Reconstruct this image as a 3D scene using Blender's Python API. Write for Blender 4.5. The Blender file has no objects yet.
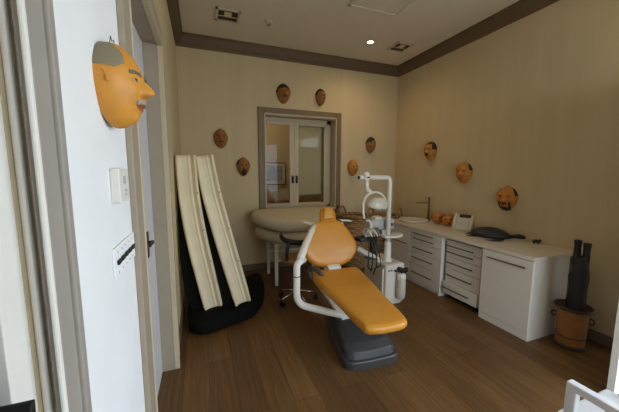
import bpy, bmesh, math, random
from math import sin, cos, pi, radians as R, sqrt, exp
from mathutils import Vector as V, Matrix
random.seed(7)
C = bpy.context.scene.collection

# ------------------------------------------------------------------ materials
def lin(c):
    return tuple(((x / 255) / 12.92 if x / 255 <= 0.04045 else ((x / 255 + 0.055) / 1.055) ** 2.4) for x in c)

def mat(name, rgb, rough=0.5, metal=0.0, var=0.08, scale=12.0, bump=0.0, bscale=60.0, spec=0.5, coat=0.0):
    m = bpy.data.materials.new(name); m.use_nodes = True
    nt = m.node_tree; b = nt.nodes['Principled BSDF']
    b.inputs['Roughness'].default_value = rough; b.inputs['Metallic'].default_value = metal
    b.inputs['Specular IOR Level'].default_value = spec; b.inputs['Coat Weight'].default_value = coat
    l = lin(rgb)
    tc = nt.nodes.new('ShaderNodeTexCoord')
    nz = nt.nodes.new('ShaderNodeTexNoise'); nz.inputs['Scale'].default_value = scale; nz.inputs['Detail'].default_value = 4
    nt.links.new(tc.outputs['Object'], nz.inputs['Vector'])
    rp = nt.nodes.new('ShaderNodeValToRGB')
    rp.color_ramp.elements[0].position = 0.3; rp.color_ramp.elements[1].position = 0.7
    rp.color_ramp.elements[0].color = tuple(max(0, x * (1 - var)) for x in l) + (1,)
    rp.color_ramp.elements[1].color = tuple(min(1, x * (1 + var)) for x in l) + (1,)
    nt.links.new(nz.outputs['Fac'], rp.inputs['Fac']); nt.links.new(rp.outputs['Color'], b.inputs['Base Color'])
    if bump:
        n2 = nt.nodes.new('ShaderNodeTexNoise'); n2.inputs['Scale'].default_value = bscale
        nt.links.new(tc.outputs['Object'], n2.inputs['Vector'])
        bp = nt.nodes.new('ShaderNodeBump'); bp.inputs['Strength'].default_value = bump; bp.inputs['Distance'].default_value = 0.004
        nt.links.new(n2.outputs['Fac'], bp.inputs['Height']); nt.links.new(bp.outputs['Normal'], b.inputs['Normal'])
    return m

def emit(name, rgb, s):
    m = bpy.data.materials.new(name); m.use_nodes = True
    b = m.node_tree.nodes['Principled BSDF']
    b.inputs['Base Color'].default_value = lin(rgb) + (1,)
    b.inputs['Emission Color'].default_value = lin(rgb) + (1,); b.inputs['Emission Strength'].default_value = s
    return m

def wall_mat():
    """pale striated plaster: fine vertical brush streaks"""
    m = mat('striated_plaster', (200, 186, 156), 0.85)
    nt = m.node_tree; b = nt.nodes['Principled BSDF']
    tc = nt.nodes['Texture Coordinate']; nz = nt.nodes['Noise Texture']; rp = nt.nodes['Color Ramp']
    mp = nt.nodes.new('ShaderNodeMapping'); mp.inputs['Scale'].default_value = (5, 5, 0.22)
    nt.links.new(tc.outputs['Object'], mp.inputs['Vector']); nt.links.new(mp.outputs['Vector'], nz.inputs['Vector'])
    nz.inputs['Scale'].default_value = 1.6; nz.inputs['Detail'].default_value = 6; nz.inputs['Roughness'].default_value = 0.6
    rp.color_ramp.elements[0].position = 0.25; rp.color_ramp.elements[1].position = 0.75
    rp.color_ramp.elements[0].color = lin((197, 178, 140)) + (1,)
    rp.color_ramp.elements[1].color = lin((207, 189, 151)) + (1,)
    return m

def floor_mat():
    m = bpy.data.materials.new('oak_planks'); m.use_nodes = True
    nt = m.node_tree; b = nt.nodes['Principled BSDF']; N = nt.nodes.new; L = nt.links.new
    tc = N('ShaderNodeTexCoord'); mp = N('ShaderNodeMapping'); mp.inputs['Rotation'].default_value = (0, 0, R(90))
    L(tc.outputs['Object'], mp.inputs['Vector'])
    br = N('ShaderNodeTexBrick'); br.offset = 0.37; br.offset_frequency = 2
    br.inputs['Scale'].default_value = 1.0; br.inputs['Brick Width'].default_value = 1.75; br.inputs['Row Height'].default_value = 0.185
    br.inputs['Mortar Size'].default_value = 0.0016; br.inputs['Mortar Smooth'].default_value = 0.2; br.inputs['Bias'].default_value = 0.0
    br.inputs['Color1'].default_value = lin((120, 88, 52)) + (1,); br.inputs['Color2'].default_value = lin((97, 68, 39)) + (1,)
    br.inputs['Mortar'].default_value = lin((62, 41, 22)) + (1,)
    L(mp.outputs['Vector'], br.inputs['Vector'])
    m2 = N('ShaderNodeMapping'); m2.inputs['Scale'].default_value = (26, 1.3, 1)
    L(tc.outputs['Object'], m2.inputs['Vector'])
    gz = N('ShaderNodeTexNoise'); gz.inputs['Scale'].default_value = 1.5; gz.inputs['Detail'].default_value = 7; gz.inputs['Distortion'].default_value = 0.8
    L(m2.outputs['Vector'], gz.inputs['Vector'])
    rp = N('ShaderNodeValToRGB'); rp.color_ramp.elements[0].color = (0.62, 0.58, 0.54, 1); rp.color_ramp.elements[1].color = (1.15, 1.15, 1.15, 1)
    rp.color_ramp.elements[0].position = 0.3; rp.color_ramp.elements[1].position = 0.7
    L(gz.outputs['Fac'], rp.inputs['Fac'])
    mx = N('ShaderNodeMixRGB'); mx.blend_type = 'MULTIPLY'; mx.inputs['Fac'].default_value = 0.85
    L(br.outputs['Color'], mx.inputs['Color1']); L(rp.outputs['Color'], mx.inputs['Color2']); L(mx.outputs['Color'], b.inputs['Base Color'])
    b.inputs['Roughness'].default_value = 0.42; b.inputs['Specular IOR Level'].default_value = 0.35
    bp = N('ShaderNodeBump'); bp.inputs['Strength'].default_value = 0.25; bp.inputs['Distance'].default_value = 0.003
    L(br.outputs['Fac'], bp.inputs['Height']); bp.invert = True; L(bp.outputs['Normal'], b.inputs['Normal'])
    return m

def wicker_mat():
    m = mat('wicker', (198, 158, 106), 0.75, var=0.2, scale=30)
    nt = m.node_tree; b = nt.nodes['Principled BSDF']; N = nt.nodes.new; L = nt.links.new
    tc = nt.nodes['Texture Coordinate']
    w1 = N('ShaderNodeTexWave'); w1.bands_direction = 'Z'; w1.inputs['Scale'].default_value = 9; w1.inputs['Distortion'].default_value = 4; w1.inputs['Detail'].default_value = 2
    w2 = N('ShaderNodeTexWave'); w2.bands_direction = 'DIAGONAL'; w2.inputs['Scale'].default_value = 8; w2.inputs['Distortion'].default_value = 2
    L(tc.outputs['Object'], w1.inputs['Vector']); L(tc.outputs['Object'], w2.inputs['Vector'])
    mu = N('ShaderNodeMath'); mu.operation = 'MULTIPLY'; L(w1.outputs['Fac'], mu.inputs[0]); L(w2.outputs['Fac'], mu.inputs[1])
    mx = N('ShaderNodeMixRGB'); mx.inputs['Color1'].default_value = lin((138, 104, 66)) + (1,)
    L(mu.outputs[0], mx.inputs['Fac']); L(nt.nodes['Color Ramp'].outputs['Color'], mx.inputs['Color2']); L(mx.outputs['Color'], b.inputs['Base Color'])
    bp = N('ShaderNodeBump'); bp.inputs['Strength'].default_value = 0.8; bp.inputs['Distance'].default_value = 0.01
    L(mu.outputs[0], bp.inputs['Height']); L(bp.outputs['Normal'], b.inputs['Normal'])
    return m

def glass_mat():
    m = bpy.data.materials.new('window_glass'); m.use_nodes = True
    nt = m.node_tree; nt.nodes.remove(nt.nodes['Principled BSDF']); N = nt.nodes.new; L = nt.links.new
    t = N('ShaderNodeBsdfTransparent'); t.inputs['Color'].default_value = (0.9, 0.9, 0.87, 1)
    g = N('ShaderNodeBsdfGlossy'); g.inputs['Roughness'].default_value = 0.03
    fr = N('ShaderNodeFresnel'); fr.inputs['IOR'].default_value = 1.22
    mx = N('ShaderNodeMixShader'); L(fr.outputs[0], mx.inputs[0]); L(t.outputs[0], mx.inputs[1]); L(g.outputs[0], mx.inputs[2])
    L(mx.outputs[0], nt.nodes['Material Output'].inputs['Surface'])
    return m

M = dict(
    wall=wall_mat(), floor=floor_mat(), wicker=wicker_mat(), glass=glass_mat(),
    daylitwall=mat('daylit_white_plaster', (234, 235, 236), 0.8, var=0.025, scale=5),  # near wall section whitened, the daylight on it put into the colour
    ceiling=mat('ceiling_paint', (218, 208, 190), 0.9, var=0.02, scale=3),
    crown=mat('dark_taupe_paint', (101, 81, 58), 0.6, var=0.05),
    trim=mat('taupe_paint', (158, 145, 126), 0.5, var=0.04),
    trimgrey=mat('grey_taupe_paint', (152, 146, 137), 0.5, var=0.04),
    wintrim=mat('window_taupe_paint', (118, 97, 66), 0.5, var=0.04),
    sash=mat('cream_sash_paint', (192, 178, 148), 0.45, var=0.03),
    reveal=mat('reveal_paint', (188, 173, 144), 0.6, var=0.03),
    bead=mat('white_bead_paint', (225, 222, 215), 0.4, var=0.02),
    door=mat('white_door_paint', (228, 229, 232), 0.4, var=0.02),
    doorgrey=mat('grey_door_paint', (206, 206, 210), 0.45, var=0.02),
    doordark=mat('dark_grey_door_paint', (104, 104, 110), 0.5, var=0.04),
    base=mat('brown_baseboard_paint', (108, 92, 72), 0.5, var=0.05),
    black=mat('black_metal', (22, 20, 18), 0.4, var=0.1),
    blackcloth=mat('black_fabric', (13, 12, 11), 0.9, var=0.15, bump=0.3, bscale=120, spec=0.15),
    white=mat('white_enamel', (226, 222, 212), 0.35, var=0.02),
    cab=mat('white_cabinet_laminate', (222, 216, 204), 0.4, var=0.015),
    top=mat('pale_worktop', (216, 206, 188), 0.38, var=0.03, scale=40),
    gap=mat('dark_gap', (38, 34, 30), 0.8, var=0.05),
    bronze=mat('bronze_handle', (122, 96, 64), 0.4, metal=0.15, var=0.05),
    cartgrey=mat('grey_cart_steel', (120, 116, 110), 0.45, metal=0.2, var=0.04),
    chrome=mat('chrome', (205, 200, 190), 0.18, metal=1.0, var=0.02),
    nickel=mat('brushed_nickel', (120, 104, 78), 0.3, metal=0.9, var=0.03),
    orange=mat('ochre_vinyl', (208, 142, 46), 0.42, var=0.035, scale=20, bump=0.08, bscale=250, coat=0.1),
    couch=mat('cream_vinyl', (206, 194, 166), 0.5, var=0.03, bump=0.1, bscale=20),
    charcoal=mat('charcoal_plastic', (60, 60, 61), 0.38, var=0.06),
    armgrey=mat('dark_grey_plastic', (72, 70, 66), 0.5, var=0.05),
    silver=mat('silver_grey_plastic', (180, 180, 176), 0.4, metal=0.0, var=0.04),
    hose=mat('black_hose_rubber', (34, 34, 34), 0.5, var=0.05),
    bottle=mat('translucent_bottle', (205, 200, 186), 0.25, var=0.03),
    tan=mat('tan_vinyl', (132, 92, 48), 0.5, var=0.05),
    mask=mat('ochre_clay', (206, 142, 54), 0.5, var=0.08, scale=14, bump=0.15, bscale=40),
    maskdark=mat('dimmed_ochre_clay', (186, 122, 46), 0.55, var=0.14, scale=14, bump=0.2, bscale=40),  # darker copy of the ochre clay, dimmer light worked into the colour
    maskbrown=mat('shaded_ochre_clay', (150, 100, 48), 0.55, var=0.16, scale=14, bump=0.2, bscale=40),  # browner copy of the ochre clay, shade of the back wall painted in
    hairdark=mat('dark_painted_hair', (44, 34, 26), 0.7, var=0.15, bump=0.4, bscale=150),
    hairgrey=mat('olive_grey_painted_hair', (132, 122, 98), 0.6, var=0.08, bump=0.4, bscale=150),
    browgrey=mat('grey_painted_brow', (104, 92, 74), 0.6, var=0.08),
    moustgrey=mat('pale_grey_moustache', (164, 156, 140), 0.55, var=0.12, bump=0.4, bscale=150),
    eyewhite=mat('painted_eye_white', (190, 172, 140), 0.4, var=0.03),
    lip=mat('painted_lip', (156, 82, 40), 0.5, var=0.06),
    channel=mat('cream_moulded_plastic', (226, 212, 180), 0.55, var=0.04, scale=6),
    turtle=mat('dark_carving', (36, 38, 39), 0.5, var=0.35, scale=22, bump=0.4, bscale=40),
    bucket=mat('tan_leather_bucket', (146, 94, 46), 0.55, var=0.12, scale=8, bump=0.1),
    bucketrim=mat('dark_bucket_rim', (74, 50, 32), 0.5, var=0.12),
    statue=mat('black_carved_wood', (24, 21, 18), 0.5, var=0.3, scale=24, bump=0.6, bscale=45),
    chairwhite=mat('white_powder_coat', (228, 230, 235), 0.4, var=0.02),
    phone=mat('ivory_phone_plastic', (208, 198, 178), 0.4, var=0.03),
    screen=mat('dark_phone_display', (52, 44, 34), 0.25, var=0.05),
    picture=mat('blue_landscape_print', (150, 160, 168), 0.5, var=0.35, scale=5),
    picmat=mat('picture_mount', (206, 196, 172), 0.6, var=0.02),
    blind=mat('beige_blind_fabric', (222, 206, 170), 0.85, var=0.03),
    vent=mat('vent_white', (206, 194, 170), 0.5, var=0.02),
    paver=mat('terrace_stone', (190, 184, 172), 0.8, var=0.08, scale=3),
    lamp=emit('downlight_glow', (255, 236, 205), 14.0),
    lampface=mat('lamp_reflector', (214, 208, 192), 0.25, var=0.02),
)

# ------------------------------------------------------------------ helpers
def link(name, bm, m, parent=None, smooth=False, bevel=0, sub=0, auto=None, fix=True):
    if fix: bmesh.ops.recalc_face_normals(bm, faces=bm.faces)
    me = bpy.data.meshes.new(name); bm.to_mesh(me); bm.free()
    ms = m if isinstance(m, (list, tuple)) else [m]
    for x in ms: me.materials.append(x)
    o = bpy.data.objects.new(name, me); C.objects.link(o)
    if parent: o.parent = parent
    if bevel:
        md = o.modifiers.new('bevel', 'BEVEL'); md.width = bevel; md.segments = 2; md.limit_method = 'ANGLE'; md.angle_limit = R(40)
    if sub:
        md = o.modifiers.new('sub', 'SUBSURF'); md.levels = sub; md.render_levels = sub
    if smooth:
        for p in me.polygons: p.use_smooth = True
    return o

def tag(o, label=None, cat=None, group=None, kind=None):
    if label: o['label'] = label
    if cat: o['category'] = cat
    if group: o['group'] = group
    if kind: o['kind'] = kind
    return o

def thing(name, label, cat, loc=(0, 0, 0), rz=0, group=None):
    o = bpy.data.objects.new(name, None); o.empty_display_size = 0.1
    C.objects.link(o); o.location = loc; o.rotation_euler = (0, 0, rz)
    return tag(o, label, cat, group)

def struct(name, bm, m, parent=None, label=None, **k):
    o = link(name, bm, m, parent, **k)
    if not parent: o['kind'] = 'structure'
    if label: o['label'] = label
    return o

def B(): return bmesh.new()

def box(bm, x0, x1, y0, y1, z0, z1, mi=0):
    vs = [bm.verts.new((x, y, z)) for z in (z0, z1) for y in (y0, y1) for x in (x0, x1)]
    for f in ((0, 2, 3, 1), (4, 5, 7, 6), (0, 1, 5, 4), (1, 3, 7, 5), (3, 2, 6, 7), (2, 0, 4, 6)):
        bm.faces.new([vs[i] for i in f]).material_index = mi
    return bm

def bx(*a): return box(B(), *a)

def frames(pts):
    pts = [V(p) for p in pts]; n = len(pts); out = []
    t0 = (pts[1] - pts[0]).normalized()
    up = V((0, 0, 1)) if abs(t0.z) < 0.9 else V((0, 1, 0))
    u = t0.cross(up).normalized(); tp = t0
    for i in range(n):
        t = (pts[min(i + 1, n - 1)] - pts[max(i - 1, 0)]).normalized()
        u = tp.rotation_difference(t) @ u; u = (u - t * u.dot(t)).normalized(); tp = t
        out.append((pts[i], u, t.cross(u)))
    return out

def tube(bm, pts, rad, seg=12, flat=1.0):
    n = len(pts); rr = rad if isinstance(rad, (list, tuple)) else [rad] * n
    rings = []
    for (p, u, w), r in zip(frames(pts), rr):
        rings.append([bm.verts.new(p + u * (cos(2 * pi * k / seg) * r) + w * (sin(2 * pi * k / seg) * r * flat)) for k in range(seg)])
    for a, b in zip(rings, rings[1:]):
        for k in range(seg):
            bm.faces.new((a[k], a[(k + 1) % seg], b[(k + 1) % seg], b[k]))
    bm.faces.new(rings[0][::-1]); bm.faces.new(rings[-1])
    return bm

def sweep(bm, pts, prof, us=None):
    """sweep an open/closed 2D profile with fixed axes: prof(i) -> list of (a,b); axes fixed x and y of each frame given by us"""
    rings = []
    for i, p in enumerate(pts):
        ua, ub = us[i]
        rings.append([bm.verts.new(V(p) + V(ua) * a + V(ub) * b) for a, b in prof(i)])
    n = len(rings[0])
    for a, b in zip(rings, rings[1:]):
        for k in range(n): bm.faces.new((a[k], a[(k + 1) % n], b[(k + 1) % n], b[k]))
    bm.faces.new(rings[0][::-1]); bm.faces.new(rings[-1])
    return bm

def smooth_path(pts, n=8):
    P = [V(p) for p in pts]; P = [P[0] * 2 - P[1]] + P + [P[-1] * 2 - P[-2]]; out = []
    for i in range(1, len(P) - 2):
        for k in range(n):
            t = k / n; a, b, c, d = P[i - 1:i + 3]
            out.append(0.5 * ((2 * b) + (c - a) * t + (2 * a - 5 * b + 4 * c - d) * t * t + (3 * b - a - 3 * c + d) * t ** 3))
    out.append(P[-2]); return out

def lathe(bm, prof, c=(0, 0, 0), seg=24, ax='z', sx=1, sy=1):
    rings = []
    for r, h in prof:
        ring = []
        for k in range(seg):
            a = 2 * pi * k / seg; x, y = cos(a) * r * sx, sin(a) * r * sy
            p = (x, y, h) if ax == 'z' else ((h, x, y) if ax == 'x' else (x, h, y))
            ring.append(bm.verts.new((c[0] + p[0], c[1] + p[1], c[2] + p[2])))
        rings.append(ring)
    for a, b in zip(rings, rings[1:]):
        for k in range(seg): bm.faces.new((a[k], a[(k + 1) % seg], b[(k + 1) % seg], b[k]))
    bm.faces.new(rings[0][::-1]); bm.faces.new(rings[-1])
    return bm

def prism(bm, poly, h0, h1, axis='z'):
    """extrude a polygon (a,b) along an axis"""
    def p(a, b, h): return {'z': (a, b, h), 'x': (h, a, b), 'y': (a, h, b)}[axis]
    lo = [bm.verts.new(p(a, b, h0)) for a, b in poly]; hi = [bm.verts.new(p(a, b, h1)) for a, b in poly]
    n = len(poly)
    for k in range(n): bm.faces.new((lo[k], lo[(k + 1) % n], hi[(k + 1) % n], hi[k]))
    bm.faces.new(lo[::-1]); bm.faces.new(hi)
    return bm

def loft(bm, rings):
    vs = [[bm.verts.new(p) for p in r] for r in rings]; n = len(vs[0])
    for a, b in zip(vs, vs[1:]):
        for k in range(n): bm.faces.new((a[k], a[(k + 1) % n], b[(k + 1) % n], b[k]))
    bm.faces.new(vs[0][::-1]); bm.faces.new(vs[-1])
    return bm

def closed_smooth(pts, n=6):
    P = [V((p[0], p[1], 0)) for p in pts]; m = len(P); out = []
    for i in range(m):
        a, b, c, d = P[i - 1], P[i], P[(i + 1) % m], P[(i + 2) % m]
        for k in range(n):
            t = k / n
            q = 0.5 * ((2 * b) + (c - a) * t + (2 * a - 5 * b + 4 * c - d) * t * t + (3 * b - a - 3 * c + d) * t ** 3)
            out.append((q.x, q.y))
    return out

def cushion(bm, outline, thick, inset=0.04, crown=0.012, fn=lambda x, y, z: (x, y, z), smooth=6):
    """upholstered pad: rounded edges, slightly domed faces; fn maps pad coordinates to place"""
    o = closed_smooth(outline, smooth) if smooth else outline
    cx = sum(p[0] for p in o) / len(o); cy = sum(p[1] for p in o) / len(o)
    def off(p, d):
        v = V((p[0] - cx, p[1] - cy, 0)); L = v.length
        s = max(0.0, (L - d) / L); return (cx + v.x * s, cy + v.y * s)
    rings = []
    def ring(d, z): rings.append([fn(*off(p, d), z) for p in o])
    h = thick / 2
    def scaled(s, z): rings.append([fn(cx + (p[0] - cx) * s, cy + (p[1] - cy) * s, z) for p in o])
    scaled(0.02, -h)
    scaled(0.5, -h); ring(inset, -h)
    for k in range(1, 8):
        a = -pi / 2 + pi * k / 8; ring(inset * (1 - cos(a)), h * sin(a))
    ring(inset, h)
    for s in (0.8, 0.55, 0.3, 0.02): scaled(s * 0.9, h + crown * (1 - (s * 0.9) ** 2))
    return loft(bm, rings)

def curve_y(o): return o

# ------------------------------------------------------------------ room (metres; x along back wall, y into the room)
XL, XR, YB, YF, CZ = -0.255, 3.45, 4.57, -1.2, 3.47
RY0, RY1, RZ = -1.1, 1.06, 2.75

struct('floor', bx(XL - 0.3, XR, YF, YB, -0.05, 0), M['floor'])
struct('ceiling', bx(XL - 0.25, XR + 0.2, YF - 0.2, YB + 0.2, CZ, CZ + 0.1), M['ceiling'])
b = B()
box(b, XL - 0.2, XL, 2.42, YB + 0.2, 0, CZ)
box(b, XL - 0.2, XL, 1.375, 2.42, 2.51, CZ); box(b, XL - 0.2, XL, -0.12, 0.61, 2.42, CZ); box(b, XL - 0.2, XL, YF - 0.2, -0.12, 0, CZ)
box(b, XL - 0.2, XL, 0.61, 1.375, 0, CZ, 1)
struct('wall_left', b, [M['wall'], M['daylitwall']])
b = B()
box(b, XR, XR + 0.2, RY1, YB + 0.2, 0, CZ); box(b, XR, XR + 0.2, YF - 0.2, RY0, 0, CZ); box(b, XR, XR + 0.2, RY0, RY1, RZ, CZ)  # unseen side opening, added and sized to brighten the near left wall
struct('wall_right', b, M['wall'])
WX0, WX1, WZ0, WZ1 = 0.965, 2.185, 0.97, 2.49
b = B()
box(b, XL, WX0, YB, YB + 0.25, 0, CZ); box(b, WX1, XR, YB, YB + 0.25, 0, CZ)
box(b, WX0, WX1, YB, YB + 0.25, 0, WZ0); box(b, WX0, WX1, YB, YB + 0.25, WZ1, CZ)
struct('wall_back', b, M['wall'])
# front wall behind the camera with the wide terrace opening the daylight comes through
OX0, OX1, OZ = 1.2, 2.75, 2.6
b = B()
box(b, XL, OX0, YF - 0.2, YF, 0, CZ); box(b, OX1, XR, YF - 0.2, YF, 0, CZ); box(b, OX0, OX1, YF - 0.2, YF, OZ, CZ)
struct('wall_front', b, M['wall'])
struct('ground', box(bx(-8, 14, -14, YF, -0.15, -0.05), XR + 0.2, 14, YF, 12, -0.15, -0.05), M['paver'])  # unseen terrace, added to block low sky and bounce daylight inside
# crown mouldings
cp = [(0, 3.315), (0.018, 3.315), (0.022, 3.335), (0.05, 3.37), (0.075, 3.42), (0.085, 3.44), (0.1, 3.445), (0.1, 3.47), (0, 3.47)]
struct('trim_1', prism(B(), [(YB - a, z) for a, z in cp], XL, XR, 'x'), M['crown'])
struct('trim_2', prism(B(), [(XR - a, z) for a, z in cp], YF, YB, 'y'), M['crown'])
struct('trim_3', prism(B(), [(XL + a, z) for a, z in cp], YF, YB, 'y'), M['crown'])
# baseboards
struct('baseboard_back', bx(XL, XR, YB - 0.018, YB, 0, 0.105), M['base'], bevel=0.004)
struct('baseboard_right', bx(XR - 0.018, XR, RY1 + 0.08, YB, 0, 0.105), M['base'], bevel=0.004)
struct('baseboard_left', bx(XL, XL + 0.018, 2.62, YB, 0, 0.105), M['base'], bevel=0.004)

# left doorway seen end-on: casing, recessed leaf, handle
b = B()
box(b, XL, XL + 0.022, 1.25, 1.375, 0, 2.50); box(b, XL, XL + 0.022, 2.42, 2.615, 0, 2.50); box(b, XL, XL + 0.022, 1.25, 2.615, 2.50, 2.66)
t = struct('trim_4', b, M['trim'], bevel=0.004)
b = B()
box(b, XL - 0.004, XL + 0.034, 2.405, 2.43, 0, 2.49); box(b, XL - 0.004, XL + 0.034, 1.37, 2.43, 2.49, 2.515); box(b, XL - 0.004, XL + 0.026, 1.365, 1.385, 0, 2.49)
struct('bead', b, M['reveal'], t, bevel=0.005)
b = B()
box(b, XL - 0.16, XL - 0.002, 1.375, 1.388, 0, 2.50); box(b, XL - 0.16, XL - 0.002, 2.408, 2.42, 0, 2.50); box(b, XL - 0.16, XL - 0.002, 1.375, 2.42, 2.50, 2.52)
struct('jamb', b, M['trim'], t)
d = struct('door_2', bx(XL - 0.15, XL - 0.095, 1.388, 2.408, 0.005, 2.50), M['doorgrey'], bevel=0.003, label='grey door recessed in the left wall')
b = B(); box(b, XL - 0.096, XL - 0.088, 2.10, 2.15, 1.03, 1.20)
tube(b, [(XL - 0.09, 2.125, 1.13), (XL - 0.066, 2.125, 1.13)], 0.012); tube(b, [(XL - 0.068, 2.135, 1.13), (XL - 0.068, 2.03, 1.13)], 0.013)
struct('door_handle', b, M['black'], d, bevel=0.002)
# near left door: casing, beads, white leaf, black handle
b = B()
box(b, XL, XL + 0.018, 0.585, 0.645, 0, 2.42); box(b, XL, XL + 0.026, 0.64, 0.665, 0, 2.42)
box(b, XL, XL + 0.02, -0.2, -0.12, 0, 2.42); box(b, XL, XL + 0.02, -0.2, 0.665, 2.42, 2.56)
t = struct('trim_5', b, M['trimgrey'], bevel=0.004)
b = B()
box(b, XL + 0.011, XL + 0.019, 0.574, 0.587, 0, 2.40); box(b, XL - 0.021, XL - 0.010, 0.592, 0.606, 0, 2.40)
struct('bead', b, M['bead'], t, bevel=0.004)
struct('jamb', bx(XL - 0.03, XL - 0.021, 0.582, 0.612, 0, 2.40), M['reveal'], t)
struct('door_stop', bx(XL - 0.06, XL - 0.022, 0.522, 0.592, 0, 2.40), M['bead'], t, bevel=0.002)
d = struct('door_1', bx(XL - 0.085, XL - 0.035, -0.12, 0.52, 0.005, 2.40), M['doordark'], bevel=0.003, label='grey door at the near left edge')
b = loft(B(), [[(x0, y0, z), (x1, y0, z), (x1, y1, z), (x0, y1, z)] for x0, x1, y0, y1, z in ((XL - 0.036, XL + 0.02, 0.40, 0.468, 1.17), (XL - 0.036, XL + 0.03, 0.437, 0.467, 1.25), (XL - 0.036, XL + 0.034, 0.456, 0.462, 1.295))])
tube(b, [(XL - 0.01, 0.445, 1.18), (XL - 0.005, 0.33, 1.17)], 0.011)
struct('door_handle', b, M['black'], d, bevel=0.002)
# open terrace door leaf at the right
d = B(); box(d, 0, 0.74, -0.022, 0.022, 0.01, 2.35)
d = struct('door_3', d, M['door'], bevel=0.004, label='open white terrace door leaf at the right')
d.location = (2.70, 1.01, 0); d.rotation_euler = (0, 0, R(1))
struct('door_edge_strip', bx(-0.006, 0.0, -0.02, 0.02, 0.02, 2.34), M['bead'], d)

# back window: casing, deep reveal, two glazed leaves
b = B()
box(b, WX0 - 0.105, WX0, YB - 0.03, YB, 0.86, 2.59); box(b, WX1, WX1 + 0.105, YB - 0.03, YB, 0.86, 2.59)
box(b, WX0, WX1, YB - 0.03, YB, WZ1, 2.59); box(b, WX0, WX1, YB - 0.03, YB, 0.86, WZ0)
w = struct('window_1', b, M['wintrim'], bevel=0.006, label='glazed double window in taupe casing')
b = B()
box(b, WX0 - 0.012, WX0 + 0.006, YB - 0.04, YB, WZ0, WZ1); box(b, WX1 - 0.006, WX1 + 0.012, YB - 0.04, YB, WZ0, WZ1)
box(b, WX0, WX1, YB - 0.04, YB, WZ1 - 0.006, WZ1 + 0.012); box(b, WX0 - 0.012, WX1 + 0.012, YB - 0.045, YB, WZ0 - 0.02, WZ0 + 0.004)
struct('casing_bead', b, M['sash'], w, bevel=0.003)
b = B()
box(b, WX0, WX0 + 0.012, YB, YB + 0.25, WZ0, WZ1); box(b, WX1 - 0.012, WX1, YB, YB + 0.25, WZ0, WZ1)
box(b, WX0, WX1, YB, YB + 0.25, WZ1 - 0.012, WZ1); box(b, WX0, WX1, YB, YB + 0.25, WZ0, WZ0 + 0.012)
struct('reveal', b, M['reveal'], w)
FX0, FX1, FZ0, FZ1 = WX0 + 0.012, WX1 - 0.012, WZ0 + 0.012, WZ1 - 0.012
b = B()
box(b, FX0, FX0 + 0.03, YB + 0.16, YB + 0.25, FZ0, FZ1); box(b, FX1 - 0.075, FX1, YB + 0.16, YB + 0.25, FZ0, FZ1)
box(b, FX0, FX1, YB + 0.16, YB + 0.25, FZ1 - 0.065, FZ1); box(b, FX0, FX1, YB + 0.16, YB + 0.25, FZ0, FZ0 + 0.03)
struct('window_frame', b, M['reveal'], w, bevel=0.004)
XM = 1.50
for (a, c, hx) in ((FX0 + 0.03, XM, XM - 0.035), (XM, FX1 - 0.075, XM + 0.035)):
    b = B(); z0, z1 = FZ0 + 0.03, FZ1 - 0.065; y0, y1 = YB + 0.15, YB + 0.2
    l = 0.012 if a < 1.2 else 0.075; r = 0.085 if a < 1.2 else 0.05
    box(b, a, a + l, y0, y1, z0, z1); box(b, c - r, c, y0, y1, z0, z1)
    box(b, a + l, c - r, y0, y1, z1 - 0.045, z1); box(b, a + l, c - r, y0, y1, z0, z0 + 0.05)
    s = struct('sash', b, M['sash'], w, bevel=0.006)
    struct('pane', bx(a + l, c - r, y0 + 0.02, y0 + 0.026, z0 + 0.05, z1 - 0.045), M['glass'], s)
    b = B(); box(b, hx - 0.016, hx + 0.016, y0 - 0.01, y0, 1.40, 1.53); tube(b, [(hx, y0, 1.5), (hx, y0 - 0.04, 1.5)], 0.01)
    tube(b, [(hx, y0 - 0.04, 1.51), (hx, y0 - 0.042, 1.40)], [0.011, 0.009])
    struct('window_handle', b, M['black'], s)

# the room behind the window
struct('wall_corridor_left', bx(-0.1, 0, YB + 0.25, 6.3, 0, 3.2), M['wall']); struct('wall_corridor_right', bx(3.4, 3.5, YB + 0.25, 6.3, 0, 3.2), M['wall'])
struct('ceiling_corridor', bx(-0.1, 3.5, YB + 0.25, 6.4, 3.2, 3.3), M['ceiling']); struct('floor_corridor', bx(-0.1, 3.5, YB + 0.25, 6.4, -0.1, 0), M['floor'])
struct('wall_corridor', bx(-0.1, 3.5, 6.3, 6.4, 0, 3.2), M['wall'])
bl = tag(link('roller_blind', bx(1.555, 2.13, YB + 0.28, YB + 0.285, 1.2, 2.46), M['blind']), 'plain beige roller blind lowered behind the right window pane', 'blind')
link('hem_bar', bx(1.555, 2.13, YB + 0.275, YB + 0.292, 1.18, 1.205), M['reveal'], bl)
p = thing('framed_picture', 'framed blue landscape print on the wall seen through the left window pane', 'picture', (1.52, 6.285, 1.30))
b = B(); w_, h_ = 0.27, 0.25
box(b, -w_, w_, -0.012, 0.013, 0, 0.022); box(b, -w_, w_, -0.012, 0.013, 2 * h_ - 0.022, 2 * h_); box(b, -w_, -w_ + 0.022, -0.012, 0.013, 0, 2 * h_); box(b, w_ - 0.022, w_, -0.012, 0.013, 0, 2 * h_)
link('frame', b, M['bronze'], p); link('mount', bx(-w_ + 0.02, w_ - 0.02, 0.0, 0.012, 0.02, 2 * h_ - 0.02), M['picmat'], p)
link('print', bx(-w_ + 0.08, w_ - 0.07, -0.004, 0.0, 0.09, 2 * h_ - 0.07), M['picture'], p)
s = thing('sofa', 'brown upholstered sofa seen low through the left window pane', 'sofa', (1.5, 5.70, 0))
link('seat', bx(-0.6, 0.6, -0.35, 0.35, 0.1, 0.5), M['tan'], s, bevel=0.04)
link('backrest', bx(-0.6, 0.6, 0.2, 0.42, 0.5, 0.98), M['tan'], s, bevel=0.06)
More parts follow.
